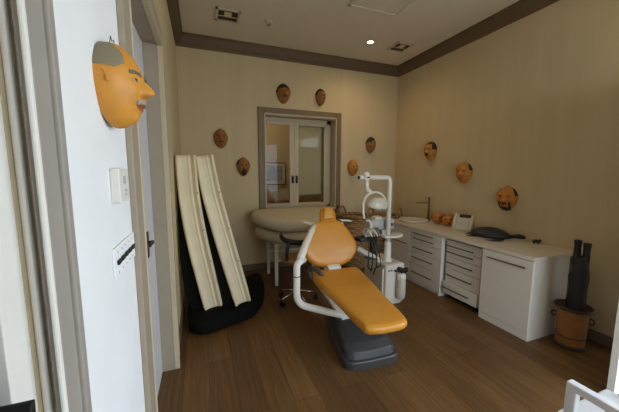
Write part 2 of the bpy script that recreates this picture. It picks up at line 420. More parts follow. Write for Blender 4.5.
for sx in (-0.55, 0.55):
    for sy in (-0.3, 0.35): link('leg', bx(sx - 0.025, sx + 0.025, sy - 0.025, sy + 0.025, 0, 0.1), M['black'], s)
# ------------------------------------------------------------------ ceiling fittings
def vent(x, y, label):
    o = thing('ceiling_vent', label, 'vent', (x, y, CZ), 0, None); s = 0.145
    b = B(); box(b, -s, s, -s, -s + 0.03, -0.012, 0); box(b, -s, s, s - 0.03, s, -0.012, 0); box(b, -s, -s + 0.03, -s, s, -0.012, 0); box(b, s - 0.03, s, -s, s, -0.012, 0)
    link('frame', b, M['vent'], o)
    link('backing', bx(-s + 0.02, s - 0.02, -s + 0.02, s - 0.02, -0.003, -0.001), M['gap'], o)
    link('centre_plate', bx(-0.042, 0.042, -0.085, 0.01, -0.011, -0.002), M['vent'], o)
    link('crossbar', bx(-s + 0.02, s - 0.02, 0.012, 0.024, -0.011, -0.002), M['vent'], o)
    for k in range(9):
        a = -s + 0.04 + k * (2 * s - 0.08) / 8
        for (y0, y1) in ((-s + 0.03, 0.012), (0.024, s - 0.03)):
            if y0 < 0 and abs(a) < 0.05: continue
            link('slat', bx(a - 0.003, a + 0.003, y0, y1, -0.009, -0.002), M['crown'], o)
vent(0.38, 3.83, 'square louvred ceiling vent near the left wall, white framed')
vent(2.89, 3.82, 'square louvred ceiling vent near the right wall beside the downlight')
o = thing('smoke_detector', 'small round ceiling sensor between the left vent and the downlight', 'sensor', (0.87, 3.79, CZ))
link('base', lathe(B(), [(0.001, 0), (0.05, 0), (0.05, -0.012), (0.04, -0.018), (0.001, -0.018)]), M['vent'], o, smooth=True)
link('sprinkler_head', lathe(B(), [(0.001, -0.018), (0.026, -0.018), (0.03, -0.04), (0.018, -0.05), (0.001, -0.05)]), M['chrome'], o, smooth=True)
o = thing('downlight', 'lit round recessed ceiling downlight', 'lamp', (2.38, 3.83, CZ))
link('rim', lathe(B(), [(0.042, 0), (0.042, -0.006), (0.062, -0.008), (0.066, 0)], seg=28), M['vent'], o, smooth=True)
link('bulb', lathe(B(), [(0.001, -0.004), (0.044, -0.004), (0.042, -0.001), (0.001, -0.001)], seg=28), M['lamp'], o)
o = thing('ceiling_hatch', 'square access panel in the ceiling at the top of the photo', 'hatch', (1.96, 2.79, CZ))
b = B(); s = 0.33
box(b, -s, s, -s, -s + 0.035, -0.014, 0); box(b, -s, s, s - 0.035, s, -0.014, 0); box(b, -s, -s + 0.035, -s, s, -0.014, 0); box(b, s - 0.035, s, -s, s, -0.014, 0)
link('frame', b, M['ceiling'], o, bevel=0.003)
link('gap', bx(-s + 0.03, s - 0.03, -s + 0.03, s - 0.03, -0.0015, 0), M['crown'], o)
link('panel', bx(-s + 0.042, s - 0.042, -s + 0.042, s - 0.042, -0.009, -0.002), M['ceiling'], o)

# ------------------------------------------------------------------ clay face masks
def face_surface(hw, hh, dp, p):
    """returns f(theta, phi) -> (x right, y out, z up)"""
    nose = p.get('nose', 0.34); jaw = p.get('jaw', 0.14)
    def g(x, s): return exp(-(x / s) ** 2)
    def f(th, ph, off=0.0):
        x = sin(th) * cos(ph); z = sin(ph); y = cos(th) * cos(ph)
        u, v = x, z
        xx = x * (1 - jaw * max(0, -z) ** 1.3) * (1 + 0.05 * g(z - 0.2, 0.35))
        # nose: ridge widening down to the tip
        if v > -0.16:
            k = max(0.0, min(1.0, (0.28 - v) / 0.42)); k = k * k * (3 - 2 * k)
        else:
            k = max(0.0, 1 - (-0.16 - v) / 0.09)
        y += nose * k * g(u, 0.10 + 0.07 * max(0, min(1, (0.25 - v) / 0.4)))
        y += 0.05 * g(v + 0.13, 0.07) * (g(u - 0.15, 0.07) + g(u + 0.15, 0.07))
        y += 0.07 * g(v - 0.27, 0.07) * (g(u - 0.3, 0.22) + g(u + 0.3, 0.22))          # brows
        y -= 0.09 * g(v - 0.12, 0.09) * (g(u - 0.32, 0.15) + g(u + 0.32, 0.15))         # sockets
        y += 0.06 * g(v - 0.12, 0.055) * (g(u - 0.32, 0.1) + g(u + 0.32, 0.1))          # eyeballs
        y += 0.05 * g(v + 0.12, 0.18) * (g(u - 0.45, 0.2) + g(u + 0.45, 0.2))           # cheeks
        y += 0.07 * g(u, 0.24) * g(v + 0.40, 0.05) + 0.06 * g(u, 0.2) * g(v + 0.53, 0.05) # lips
        y -= 0.05 * g(u, 0.22) * g(v + 0.465, 0.022)
        y += 0.10 * g(u, 0.26) * g(v + 0.78, 0.14)                                        # chin
        n = V((x, cos(th) * cos(ph), z)).normalized() * off
        return V((xx * hw, y * dp, z * hh)) + V((n.x, n.y, n.z))
    return f

def patch(f, region, off, res=(72, 72), th=(-100, 100), thick=True):
    """the part of a face surface where region(u,v,theta) holds, lifted by off and given edges"""
    bm = B(); G = {}
    for i in range(res[0] + 1):
        for j in range(res[1] + 1):
            a = R(th[0] + (th[1] - th[0]) * i / res[0]); c = R(-88 + 176 * j / res[1])
            G[i, j] = (a, c)
    V0 = {}; V1 = {}
    def v0(k):
        if k not in V0: V0[k] = bm.verts.new(f(*G[k], off))
        return V0[k]
    def v1(k):
        if k not in V1: V1[k] = bm.verts.new(f(*G[k], -0.002 if off else -0.006))
        return V1[k]
    inside = set()
    for i in range(res[0]):
        for j in range(res[1]):
            a = R(th[0] + (th[1] - th[0]) * (i + .5) / res[0]); c = R(-88 + 176 * (j + .5) / res[1])
            if region(sin(a) * cos(c), sin(c), a): inside.add((i, j))
    for (i, j) in inside:
        q = ((i, j), (i + 1, j), (i + 1, j + 1), (i, j + 1))
        bm.faces.new([v0(k) for k in q])
        for (di, dj, e0, e1) in ((0, -1, 0, 1), (1, 0, 1, 2), (0, 1, 2, 3), (-1, 0, 3, 0)):
            if (i + di, j + dj) not in inside:
                bm.faces.new((v0(q[e0]), v1(q[e0]), v1(q[e1]), v0(q[e1])))
        if not off: bm.faces.new([v1(k) for k in reversed(q)])
    return bm

def ell(u0, v0, a, b): return lambda u, v, t: ((u - u0) / a) ** 2 + ((v - v0) / b) ** 2 < 1

def face_mask(label, loc, normal_deg, h, w, d, skin, hair=None, hairmat='hairdark', brow='hairdark', moustache=None, beard=None,
              res=64, p={}, roll=0, pitch=0, group='clay face masks on the walls', hook=True, ears=True, eyes=True, split=False):
    """normal_deg: compass of the way the mask faces, 0 = toward -y"""
    o = thing('face_mask', label, 'mask', loc, 0, group)
    o.rotation_euler = (R(pitch), R(roll), R(180 + normal_deg))
    o.rotation_mode = 'YXZ' if False else 'XYZ'
    f = face_surface(w / 2, h / 2, d, p); rr = (res, res)
    link('face', patch(f, lambda u, v, t: True, 0.0, rr), skin, o, smooth=True)
    hw, hh = w / 2, h / 2
    if ears:
        for s in (-1, 1):
            b = B(); er = hw * 0.10
            pts = [(s * hw * 1.0, d * 0.02 + hw * 0.16 + er * cos(-0.5 + k / 12 * (pi + 1.0)), hh * (0.02 + 0.17 * sin(-0.8 + k / 12 * (pi + 1.0)))) for k in range(13)]
            tube(b, pts, [hw * 0.03] + [hw * 0.05] * 11 + [hw * 0.03], 8)
            lathe(b, [(0.001, -hw * 0.05), (er, -hw * 0.04), (er * .8, hw * 0.02), (0.001, hw * 0.03)], (s * hw * 0.98, d * 0.02 + hw * 0.16, hh * 0.02), 12, 'x', 1, 1.5)
            link('ear', b, skin, o, smooth=True)
    if hair and split:
        for s in (-1, 1): link('hair', patch(f, lambda u, v, t, s=s: s * t > 0 and hair(u, v, t), 0.004 * h / 0.28, rr), M[hairmat], o, smooth=True)
    elif hair: link('hair', patch(f, hair, 0.004 * h / 0.28, rr), M[hairmat], o, smooth=True)
    if brow:
        for s in (-1, 1):
            link('eyebrow', patch(f, lambda u, v, t, s=s: abs(v - (0.27 - 0.14 * (s * u - 0.3) ** 2 * 3)) < 0.035 and 0.12 < s * u < 0.55, 0.003, rr), M[brow], o, smooth=True)
    if eyes:
        for s in (-1, 1):
            e = link('eye', patch(f, ell(0.32 * s, 0.115, 0.12, 0.034), 0.002, rr), M['eyewhite' if res > 100 else 'browgrey'], o, smooth=True)
            link('pupil', patch(f, ell(0.31 * s, 0.115, 0.055 if res > 100 else 0.09, 0.034), 0.0032, rr), M['hairdark'], e, smooth=True)
    link('lips', patch(f, lambda u, v, t: abs(u) < 0.24 and abs(v + 0.465) < 0.075 * (1 - (u / 0.26) ** 2) + 0.012, 0.0015, rr), M['lip'], o, smooth=True)
    if moustache: link('moustache', patch(f, lambda u, v, t: abs(v + 0.335 + 0.35 * abs(u) ** 1.5) < 0.055 and abs(u) < 0.30, 0.006 * h / .28, rr), M[moustache], o, smooth=True)
    if beard: link('beard', patch(f, beard, 0.005, rr), M['hairdark'], o, smooth=True)
    if hook:
        b = B(); tube(b, [(-0.012, 0.004, hh * 0.98), (-0.006, 0.006, hh + 0.014), (0.004, 0.005, hh + 0.006), (0.012, 0.006, hh + 0.018), (0.016, 0.004, hh * 0.99)], 0.0012, 6)
        link('hanging_wire', b, M['hose'], o)
    return o

temples = lambda u, v, t: abs(t) > R(40) and 0.26 < v < 0.84 and abs(t) > R(40) + max(0, v - 0.62) * 1.6 + max(0, 0.42 - v) * 2.0
cap = lambda u, v, t: v > 0.52 - 0.12 * abs(u) or (abs(t) > R(62) and v > 0.1)
sidehair = lambda u, v, t: abs(t) > R(56) and 0.25 < v < 0.80
goatee = lambda u, v, t: (u / 0.42) ** 2 + ((v + 0.56) / 0.30) ** 2 < 1 and not (abs(u) < 0.17 and abs(v + 0.465) < 0.05)
chinbeard = lambda u, v, t: (v < -0.66 and abs(u) < 0.5) or (0.42 < abs(u) < 0.58 and -0.75 < v < -0.25)
lowmoust = 'hairdark'

face_mask('big ochre face mask in profile on the near left wall, grey temples and moustache', (XL + 0.022, 1.045, 1.85), 80, 0.242, 0.205, 0.080, M['mask'],
          temples, 'hairgrey', 'browgrey', 'moustgrey', None, 128, dict(nose=0.42, jaw=0.06), pitch=0, split=True)
face_mask('dark-haired brown face mask left of the two above the window', (1.27, YB - 0.004, 2.815), 0, 0.30, 0.215, 0.11, M['maskbrown'], cap, moustache='hairdark')
face_mask('narrow brown face mask with dark side hair, right of the two above the window', (1.90, YB - 0.004, 2.815), 14, 0.27, 0.165, 0.11, M['maskbrown'],
          lambda u, v, t: v > 0.62 or (t < R(-25) and v > 0.2) or (t > R(70) and v > 0.2))
face_mask('bald brown face mask with dark moustache left of the window, upper of the left pair', (0.30, YB - 0.004, 2.085), 0, 0.285, 0.198, 0.11, M['maskbrown'], moustache='hairdark')
face_mask('bald brown face mask with black goatee, lower of the pair left of the window', (0.62, YB - 0.004, 1.67), 0, 0.29, 0.19, 0.11, M['maskbrown'],
          lambda u, v, t: abs(t) > R(56) and 0.2 < v < 0.72, beard=goatee, split=True)
face_mask('russet face mask with a dark cap of hair right of the window, near the corner', (2.89, YB - 0.004, 2.075), -4, 0.285, 0.185, 0.11, M['maskbrown'],
          lambda u, v, t: v > 0.5 - 0.35 * u, roll=-4)
face_mask('bald russet face mask just right of the window above the lamp arm', (2.53, YB - 0.004, 1.665), 0, 0.285, 0.198, 0.11, M['maskdark'],
          None, brow='browgrey')
face_mask('small-moustached ochre face mask with black hair, farthest on the right wall', (XR - 0.004, 3.66, 1.925), -86, 0.285, 0.215, 0.115, M['maskdark'],
          lambda u, v, t: v > 0.72 or (abs(t) > R(48) and v > 0.15), moustache='hairdark')
face_mask('bald ochre face mask with dark side patch, middle one on the right wall', (XR - 0.004, 3.01, 1.585), -80, 0.29, 0.225, 0.115, M['maskdark'], sidehair, split=True)
face_mask('bearded ochre face mask with dark side hair, nearest on the right wall over the turtle', (XR - 0.004, 2.385, 1.285), -76, 0.29, 0.225, 0.115, M['maskdark'],
          sidehair, split=True, beard=chinbeard, moustache='hairdark')

# ------------------------------------------------------------------ near left wall controls
o = thing('thermostat', 'white wall thermostat below the big face mask', 'thermostat', (XL, 1.065, 1.503))
link('body', bx(0, 0.026, -0.052, 0.060, 0, 0.105), M['bead'], o, bevel=0.004)
link('display', bx(0.026, 0.0275, -0.012, 0.016, 0.058, 0.082), M['silver'], o)
for z in (0.02, 0.033): link('button', bx(0.026, 0.0285, 0.005, 0.017, z, z + 0.007), M['silver'], o)
o = thing('switch_plate', 'white wall plate with a row of black switches under the thermostat', 'switch', (XL, 1.11, 1.275))
link('plate', bx(0, 0.006, -0.136, 0.136, 0, 0.095), M['daylitwall'], o, bevel=0.002)
for k in range(5):
    y = -0.096 + k * 0.048
    link('rocker', bx(0.006, 0.013, y - 0.0165, y + 0.0165, 0.040, 0.055), M['black'], o, bevel=0.002)
    for z in (0.014, 0.078): link('indicator', bx(0.006, 0.0075, y - 0.003, y + 0.003, z - 0.003, z + 0.003), M['silver'], o)

# ------------------------------------------------------------------ leaning curved channels and black bag
def lean(label, ctr, hwid, lim):
    """ctr: (x,z) centre line bottom to top in the plane y = 3.1"""
    Y0 = 3.08
    path = smooth_path([(x, 3.05 + 0.12 * max(0, z), z) for x, z in ctr], 8); n = len(path)
    o = thing('curved_channel', label, 'panel', path[0], 0, 'curved channels leaning on the left wall')
    base = V(path[0])
    us = []
    for i in range(n):
        t = (path[min(i + 1, n - 1)] - path[max(i - 1, 0)]).normalized()
        us.append((V((0, 1, 0)).cross(t).normalized(), V((0, 1, 0))))
    pf = []
    for k in range(33):
        a = -1 + 2 * k / 32
        pf.append((a, -0.034 * exp(-((abs(a) - 0.80) / 0.24) ** 2) - 0.008 * exp(-((a - 0.25) / 0.08) ** 2) + (0.03 if abs(a) > 0.999 else 0)))
    def prof(i):
        s = hwid * (0.9 + 0.1 * sin(pi * min(1, 0.2 + 0.8 * (1 - i / n))))
        f = [(a * s, b_) for a, b_ in pf]
        return f + [(s, 0.05), (-s, 0.05)]
    link('channel', sweep(B(), [p - base for p in path], prof, us), M['channel'], o, smooth=True)
    def prof2(i):
        f = i / n; s = hwid; l = min(s + 0.015 + 0.15 * (1 - f) ** 0.9 * (0.55 + 0.45 * min(1, f * 4)), path[i].x - lim); dpt = 0.05 + 0.05 * (1 - f)
        return [(-l, 0.062), (-l * 0.95, 0.03), (s * 0.85, 0.052), (s * 0.85, 0.062 + dpt), (-l, 0.062 + dpt)]
    bk = [p - base for p in path]
    link('backing', sweep(B(), bk[1:-1], lambda i: prof2(i + 1), us[1:-1]), M['blackcloth'], o)
    for f in (0.42, 0.62, 0.83):
        i = int(f * n); q = bk[i] + us[i][0] * hwid * 0.8
        link('screw', lathe(B(), [(0.001, 0.0), (0.006, 0.0), (0.006, -0.004), (0.001, -0.005)], (q.x, q.y - 0.05, q.z), 10, 'y'), M['black'], o)
    return o
lean('tall cream curved channel leaning nearest the left wall', [(0.07, 0.168), (0.046, 0.29), (-0.001, 0.538), (-0.047, 0.783), (-0.09, 1.06), (-0.124, 1.372), (-0.142, 1.765)], 0.105, XL + 0.012)
lean('tall cream curved channel leaning beside the couch, right of the pair', [(0.377, 0.170), (0.351, 0.28), (0.297, 0.503), (0.236, 0.755), (0.165, 1.06), (0.097, 1.37), (0.036, 1.765)], 0.100, -9)
foot = [(-0.17, 3.02), (-0.13, 2.86), (0.0, 2.80), (0.2, 2.88), (0.46, 2.97), (0.62, 3.18), (0.70, 3.45), (0.66, 3.70), (0.40, 3.80), (0.05, 3.78), (-0.17, 3.6)]
fo = closed_smooth(foot, 5); cx, cy = 0.25, 3.28
rings = []
for s, z in ((0.96, 0.0), (1.0, 0.03), (1.0, 0.09), (0.96, 0.135), (0.86, 0.152), (0.6, 0.155), (0.3, 0.155), (0.02, 0.155)):
    rings.append([(cx + (x - cx) * s + 0.012 * sin(7 * x + 5 * z), cy + (y - cy) * s + 0.012 * sin(9 * y), max(0, z * (1 + 1.1 * max(0, (x - 0.52) / 0.18) + 0.06 * sin(9 * x + 3 * y)))) for x, y in fo])
tag(link('black_bag', loft(B(), rings), M['blackcloth'], None, smooth=True, sub=1), 'soft black bag on the floor under the leaning cream channels', 'bag')

# ------------------------------------------------------------------ treatment couch
o = thing('treatment_couch', 'cream padded treatment couch with stacked cushions below the window', 'couch', (1.3, 4.05, 0))
top = [(-0.56, 0.36), (-0.62, 0.16), (-0.52, -0.10), (-0.36, -0.31), (-0.16, -0.40), (0.12, -0.40), (0.38, -0.38), (0.50, -0.28), (0.52, 0.0), (0.50, 0.30), (0.44, 0.39), (0.1, 0.41), (-0.3, 0.41)]
link('upper_cushion', cushion(B(), top, 0.165, 0.05, 0.008, lambda x, y, z: (x, y, 0.853 + z + 0.085 * (y + 0.4) / 0.8)), M['couch'], o, smooth=True)
low = [(x * 0.95 + 0.02, y * 0.97 - 0.01) for x, y in top]
link('lower_cushion', cushion(B(), low, 0.18, 0.07, 0.004, lambda x, y, z: (x, y, 0.675 + z + 0.03 * (y + 0.4) / 0.8)), M['couch'], o, smooth=True)
b = B(); box(b, -0.38, 0.42, -0.26, -0.22, 0.572, 0.606); box(b, -0.38, 0.42, 0.26, 0.30, 0.572, 0.606); box(b, -0.38, -0.34, -0.26, 0.30, 0.572, 0.606); box(b, 0.38, 0.42, -0.26, 0.30, 0.572, 0.606)
box(b, -0.37, 0.41, -0.24, -0.215, 0.34, 0.37); box(b, -0.36, 0.42, 0.265, 0.29, 0.34, 0.37)
link('frame', b, M['white'], o, bevel=0.004)
for sx in (-0.36, 0.40):
    for sy in (-0.24, 0.28): link('leg', bx(sx - 0.022, sx + 0.022, sy - 0.022, sy + 0.022, 0, 0.606), M['white'], o, bevel=0.004)

# ------------------------------------------------------------------ stool with curved black armrest
o = thing('saddle_stool', 'wheeled stool with tan seat and curved black back bar behind the chair', 'stool', (1.06, 3.26, 0))
link('seat', lathe(B(), [(0.01, 0.50), (0.15, 0.50), (0.18, 0.515), (0.19, 0.54), (0.175, 0.57), (0.12, 0.585), (0.01, 0.58)], seg=28), M['tan'], o, smooth=True)
link('column', lathe(B(), [(0.035, 0.12), (0.035, 0.18), (0.026, 0.19), (0.026, 0.34), (0.016, 0.345), (0.016, 0.46), (0.05, 0.47), (0.05, 0.50)], seg=16), M['chrome'], o, smooth=True)
for k in range(5):
    a = 2 * pi * k / 5 + R(205); ca, sa = cos(a), sin(a)
    l = link('base_leg', tube(B(), [(ca * 0.02, sa * 0.02, 0.135), (ca * 0.12, sa * 0.12, 0.115), (ca * 0.24, sa * 0.24, 0.09)], [0.02, 0.016, 0.012], 8, 0.8), M['chrome'], o, smooth=True)
    b = B(); tube(b, [(ca * 0.24, sa * 0.24, 0.09), (ca * 0.24, sa * 0.24, 0.05)], 0.009, 8)
    for s in (-1, 1):
        q = V((ca * 0.235, sa * 0.235, 0.028)); nn = V((-sa, ca, 0)); tube(b, [q + nn * (s * 0.006), q + nn * (s * 0.024)], 0.027, 14)
    link('caster', b, M['black'], o)
bar = smooth_path([(-0.13, -0.16, 0.74), (-0.19, -0.05, 0.78), (-0.16, 0.10, 0.78), (-0.04, 0.19, 0.77), (0.10, 0.16, 0.77), (0.19, 0.04, 0.76)], 6)
bar = smooth_path([(-0.17, 0.10, 0.83), (-0.185, 0.0, 0.815), (-0.14, -0.10, 0.79), (-0.02, -0.15, 0.775), (0.12, -0.12, 0.77), (0.2, 0.0, 0.77)], 6)
link('back_bar', tube(B(), bar, [0.024] * len(bar), 10, 1.4), M['black'], o, smooth=True)
link('bar_support', tube(B(), smooth_path([(-0.12, -0.11, 0.80), (-0.155, -0.12, 0.68), (-0.15, -0.10, 0.58), (-0.09, -0.03, 0.52), (0, 0, 0.49)], 6), 0.02, 10), M['black'], o, smooth=True)

# ------------------------------------------------------------------ wicker baskets
def basket(x, y, label, rr, hh, h2):
    o = thing('wicker_basket', label, 'basket', (x, y, 0), 0, 'tall wicker baskets by the back wall')
    link('body', lathe(B(), [(0.01, 0.0), (rr * 0.80, 0.0), (rr * 0.84, 0.02), (rr * 0.97, hh * 0.55), (rr, hh - 0.01), (rr - 0.02, hh - 0.01), (rr * 0.95 - 0.02, hh * 0.55), (rr * 0.8, 0.04), (0.01, 0.03)], seg=40), M['wicker'], o, smooth=True)
    b = B(); pts = [(cos(2 * pi * k / 40) * (rr - 0.005), sin(2 * pi * k / 40) * (rr - 0.005), hh + 0.005 * sin(k * pi)) for k in range(41)]
    tube(b, pts, 0.022, 8); link('rim', b, M['wicker'], o, smooth=True)
    for s in (-1, 1):
        a0 = R(-55 if s < 0 else 125); c, d = cos(a0), sin(a0); p0 = V((c * rr, d * rr, hh)); tn = V((-d, c, 0))
        pts = [p0 + tn * (0.14 * cos(pi * k / 12)) + V((0, 0, h2 * sin(pi * k / 12))) for k in range(13)]
        link('handle', tube(B(), pts, 0.016, 8), M['wicker'], o, smooth=True)
basket(2.44, 4.25, 'tall wicker basket with loop handles behind the dental lamp, left of the two', 0.265, 0.86, 0.14)
basket(3.02, 4.24, 'tall wicker basket tucked in the corner behind the worktop end', 0.255, 0.83, 0.15)

# ------------------------------------------------------------------ cabinets along the right wall
FXc = 2.82; ZT = 0.785
def handle(parent, x, y0, y1, z, name='handle'):
    b = B(); box(b, x - 0.022, x - 0.010, y0, y1, z - 0.006, z + 0.006)
    for y in (y0 + 0.02, y1 - 0.02): box(b, x - 0.012, x, y - 0.006, y + 0.006, z - 0.005, z + 0.005)
    return link(name, b, M['bronze'], parent)
def drawers(o, x, y0, y1, zs, hz, hy, pull=None, m='cab'):
    for k, ((za, zb), z) in enumerate(zip(zs, hz)):
        dx = -0.035 if pull == k else 0
        d = link('drawer', bx(x + dx, x + dx + (0.02 if not dx else 0.05), y0 + 0.004, y1 - 0.004, za + 0.003, zb - 0.003), M[m], o, bevel=0.003)
        handle(d, x + dx, hy[0], hy[1], z)
# sink unit, far end
o = thing('sink_cabinet', 'white cabinet under the sink at the far end of the worktop', 'cabinet')
link('carcass', bx(FXc + 0.02, XR - 0.07, 3.325, 3.9, 0.0, ZT), M['cab'], o)
for (za, zb, hz) in ((0.46, 0.78, 0.545), (0.08, 0.46, 0.40)):
    d = link('drawer', bx(FXc, FXc + 0.02, 3.33, 3.895, za + 0.003, zb - 0.003), M['cab'], o, bevel=0.003)
    if za > 0.3: handle(d, FXc, 3.38, 3.72, hz)
# drawer unit
o = thing('drawer_cabinet', 'white fixed five-drawer cabinet between the sink unit and the wheeled cart', 'cabinet')
link('carcass', bx(FXc + 0.02, XR - 0.07, 2.755, 3.32, 0.0, ZT), M['cab'], o)
link('side_panel', bx(FXc, XR - 0.08, 2.735, 2.755, 0.0, ZT), M['cab'], o, bevel=0.002)
drawers(o, FXc, 2.76, 3.315, [(0.70, 0.782), (0.605, 0.70), (0.465, 0.605), (0.285, 0.465), (0.05, 0.285)], [0.738, 0.665, 0.53, 0.388, 0.172], (2.875, 3.25))
# wheeled cart
o = thing('drawer_cart', 'wheeled grey-framed drawer cart parked under the worktop, bottom drawer ajar', 'cart')
cx0 = FXc + 0.05
b = B(); box(b, cx0 + 0.02, XR - 0.12, 2.22, 2.70, 0.075, 0.735)
link('carcass', b, M['cartgrey'], o)
link('top_tray', bx(cx0 - 0.005, XR - 0.12, 2.195, 2.725, 0.735, 0.755), M['cab'], o, bevel=0.004)
for (y0, y1) in ((2.195, 2.215), (2.705, 2.725)): link('side_rail', bx(cx0, cx0 + 0.06, y0, y1, 0.075, 0.735), M['cartgrey'], o)
drawers(o, cx0, 2.215, 2.705, [(0.645, 0.733), (0.545, 0.645), (0.40, 0.545), (0.225, 0.40), (0.075, 0.225)], [0.687, 0.608, 0.475, 0.315, 0.152], (2.315, 2.69), 4)
for x in (cx0 + 0.05, XR - 0.2):
    for y in (2.26, 2.66):
        b = B(); tube(b, [(x, y, 0.08), (x, y, 0.045)], 0.01, 8); tube(b, [(x, y - 0.012, 0.03), (x, y + 0.012, 0.03)], 0.03, 16); box(b, x - 0.012, x + 0.012, y - 0.018, y + 0.018, 0.045, 0.062)
        link('caster', b, M['gap'], o)
# end unit with single tall door
o = thing('appliance_cabinet', 'white end cabinet with one tall door and long bronze handle', 'cabinet')
link('carcass', bx(FXc + 0.02, XR - 0.09, 1.66, 2.175, 0.0, ZT), M['cab'], o, bevel=0.003)
d = link('door', bx(FXc, FXc + 0.02, 1.662, 2.173, 0.078, ZT - 0.004), M['cab'], o, bevel=0.003)
handle(d, FXc, 1.725, 2.105, 0.706)
link('kick_panel', bx(FXc + 0.004, FXc + 0.02, 1.662, 2.173, 0.004, 0.074), M['cab'], o, bevel=0.002)
tag(link('worktop', bx(FXc - 0.012, XR - 0.001, 1.645, 3.915, ZT + 0.001, 0.822), M['top'], None, bevel=0.005), 'long pale worktop over the cabinets on the right wall', 'worktop')
ZW = 0.822
o = thing('wash_basin', 'shallow pale oval basin set on the far end of the worktop', 'basin', (3.12, 3.63, ZW))
link('bowl', lathe(B(), [(0.01, 0.0), (0.20, 0.0), (0.225, 0.012), (0.235, 0.03), (0.225, 0.034), (0.2, 0.018), (0.12, 0.008), (0.01, 0.006)], seg=40, sx=1.0, sy=0.95), M['top'], o, smooth=True)
o = thing('faucet', 'slim brushed metal faucet rising beside the basin', 'faucet', (3.395, 3.60, ZW))
link('base', lathe(B(), [(0.005, 0), (0.028, 0), (0.026, 0.02), (0.018, 0.025), (0.005, 0.025)], seg=20), M['nickel'], o, smooth=True)
link('column', lathe(B(), [(0.016, 0.02), (0.016, 0.375), (0.005, 0.378)], seg=16), M['nickel'], o, smooth=True)
link('spout', tube(B(), [(0, 0, 0.285), (-0.12, 0.05, 0.285), (-0.19, 0.08, 0.283)], 0.008, 10), M['nickel'], o, smooth=True)
link('lever', tube(B(), [(0, 0, 0.36), (-0.06, 0.03, 0.362)], 0.005, 8), M['nickel'], o, smooth=True)
# two small masks standing on the worktop
face_mask('small bald ochre face mask standing on the worktop beside the faucet', (3.33, 3.33, ZW + 0.09), -48, 0.18, 0.18, 0.09, M['maskdark'], res=40, group='small masks on the worktop', hook=False)
face_mask('small ochre face mask with dark back hair, on the worktop beside the telephone', (3.33, 3.13, ZW + 0.085), -48, 0.17, 0.20, 0.09, M['maskdark'],
          lambda u, v, t: abs(t) > R(62) and v > -0.3, res=40, group='small masks on the worktop', hook=False)
# telephone
o = thing('telephone', 'ivory desk telephone with dark display on the worktop', 'telephone', (3.30, 2.87, ZW), R(-58))
b = B(); prism(b, [(-0.10, 0), (0.10, 0), (0.085, 0.19), (0.065, 0.20), (-0.10, 0.022)], -0.12, 0.12, 'x')
link('body', b, M['phone'], o, bevel=0.006)
sl = math.atan2(0.178, 0.165)
def onphone(x, a, h): return (x, -0.10 + a * cos(sl) - h * sin(sl), 0.022 + a * sin(sl) + h * cos(sl))
hp = smooth_path([onphone(-0.085, 0.005, 0.012), onphone(-0.085, 0.04, 0.034), onphone(-0.085, 0.12, 0.036), onphone(-0.085, 0.20, 0.030), onphone(-0.085, 0.225, 0.012)], 5)
link('handset', tube(B(), hp, [0.022, 0.024, 0.022] + [0.017] * (len(hp) - 6) + [0.022, 0.024, 0.022], 10), M['phone'], o, smooth=True)
def onbox(x0, x1, a0, a1, h0, h1):
    b = B(); return loft(b, [[onphone(x0, a0, h), onphone(x1, a0, h), onphone(x1, a1, h), onphone(x0, a1, h)] for h in (h0, h1)])
link('display', onbox(-0.045, 0.095, 0.185, 0.236, 0.0, 0.006), M['screen'], o)
for i in range(3):
    for j in range(4): link('key', onbox(-0.03 + i * 0.03, -0.012 + i * 0.03, 0.035 + j * 0.026, 0.051 + j * 0.026, 0.0, 0.004), M['silver'], o)
link('keypad_panel', onbox(0.062, 0.095, 0.03, 0.14, 0.0, 0.003), M['silver'], o)
# sea turtle
o = thing('turtle_figure', 'dark carved sea turtle lying on the worktop', 'figurine', (3.225, 2.415, ZW), R(-60))
b = B(); rings = []
for s, z in ((0.90, 0.012), (1.0, 0.022), (1.02, 0.034), (0.95, 0.058), (0.78, 0.085), (0.52, 0.106), (0.25, 0.117), (0.02, 0.12)):
    rings.append([(0.205 * s * cos(a) * (1 - 0.0), 0.155 * s * sin(a) * (1 - 0.18 * (-cos(a) + 1) / 2 * 1.0), z) for a in [2 * pi * k / 28 for k in range(28)]])
link('shell', loft(b, rings), M['turtle'], o, smooth=True)
link('head', tube(B(), [(0.19, 0, 0.03), (0.245, 0, 0.042), (0.285, 0.0, 0.05), (0.325, 0, 0.045), (0.35, 0, 0.04)], [0.022, 0.02, 0.028, 0.024, 0.01], 10), M['turtle'], o, smooth=True)
for s in (-1, 1):
    link('flipper', tube(B(), smooth_path([(0.12, s * 0.10, 0.02), (0.13, s * 0.17, 0.018), (0.07, s * 0.23, 0.012), (-0.02, s * 0.25, 0.008)], 4), [0.028, 0.03, 0.032, 0.034, 0.036, 0.036, 0.034, 0.032, 0.028, 0.022, 0.016, 0.011, 0.006], 10, 0.25), M['turtle'], o, smooth=True)
    link('flipper', tube(B(), [(-0.13, s * 0.08, 0.014), (-0.18, s * 0.11, 0.01), (-0.23, s * 0.12, 0.007)], [0.024, 0.026, 0.008], 8, 0.25), M['turtle'], o, smooth=True)
link('tail', tube(B(), [(-0.19, 0, 0.02), (-0.23, 0, 0.014), (-0.26, 0, 0.008)], [0.014, 0.01, 0.004], 8), M['turtle'], o, smooth=True)
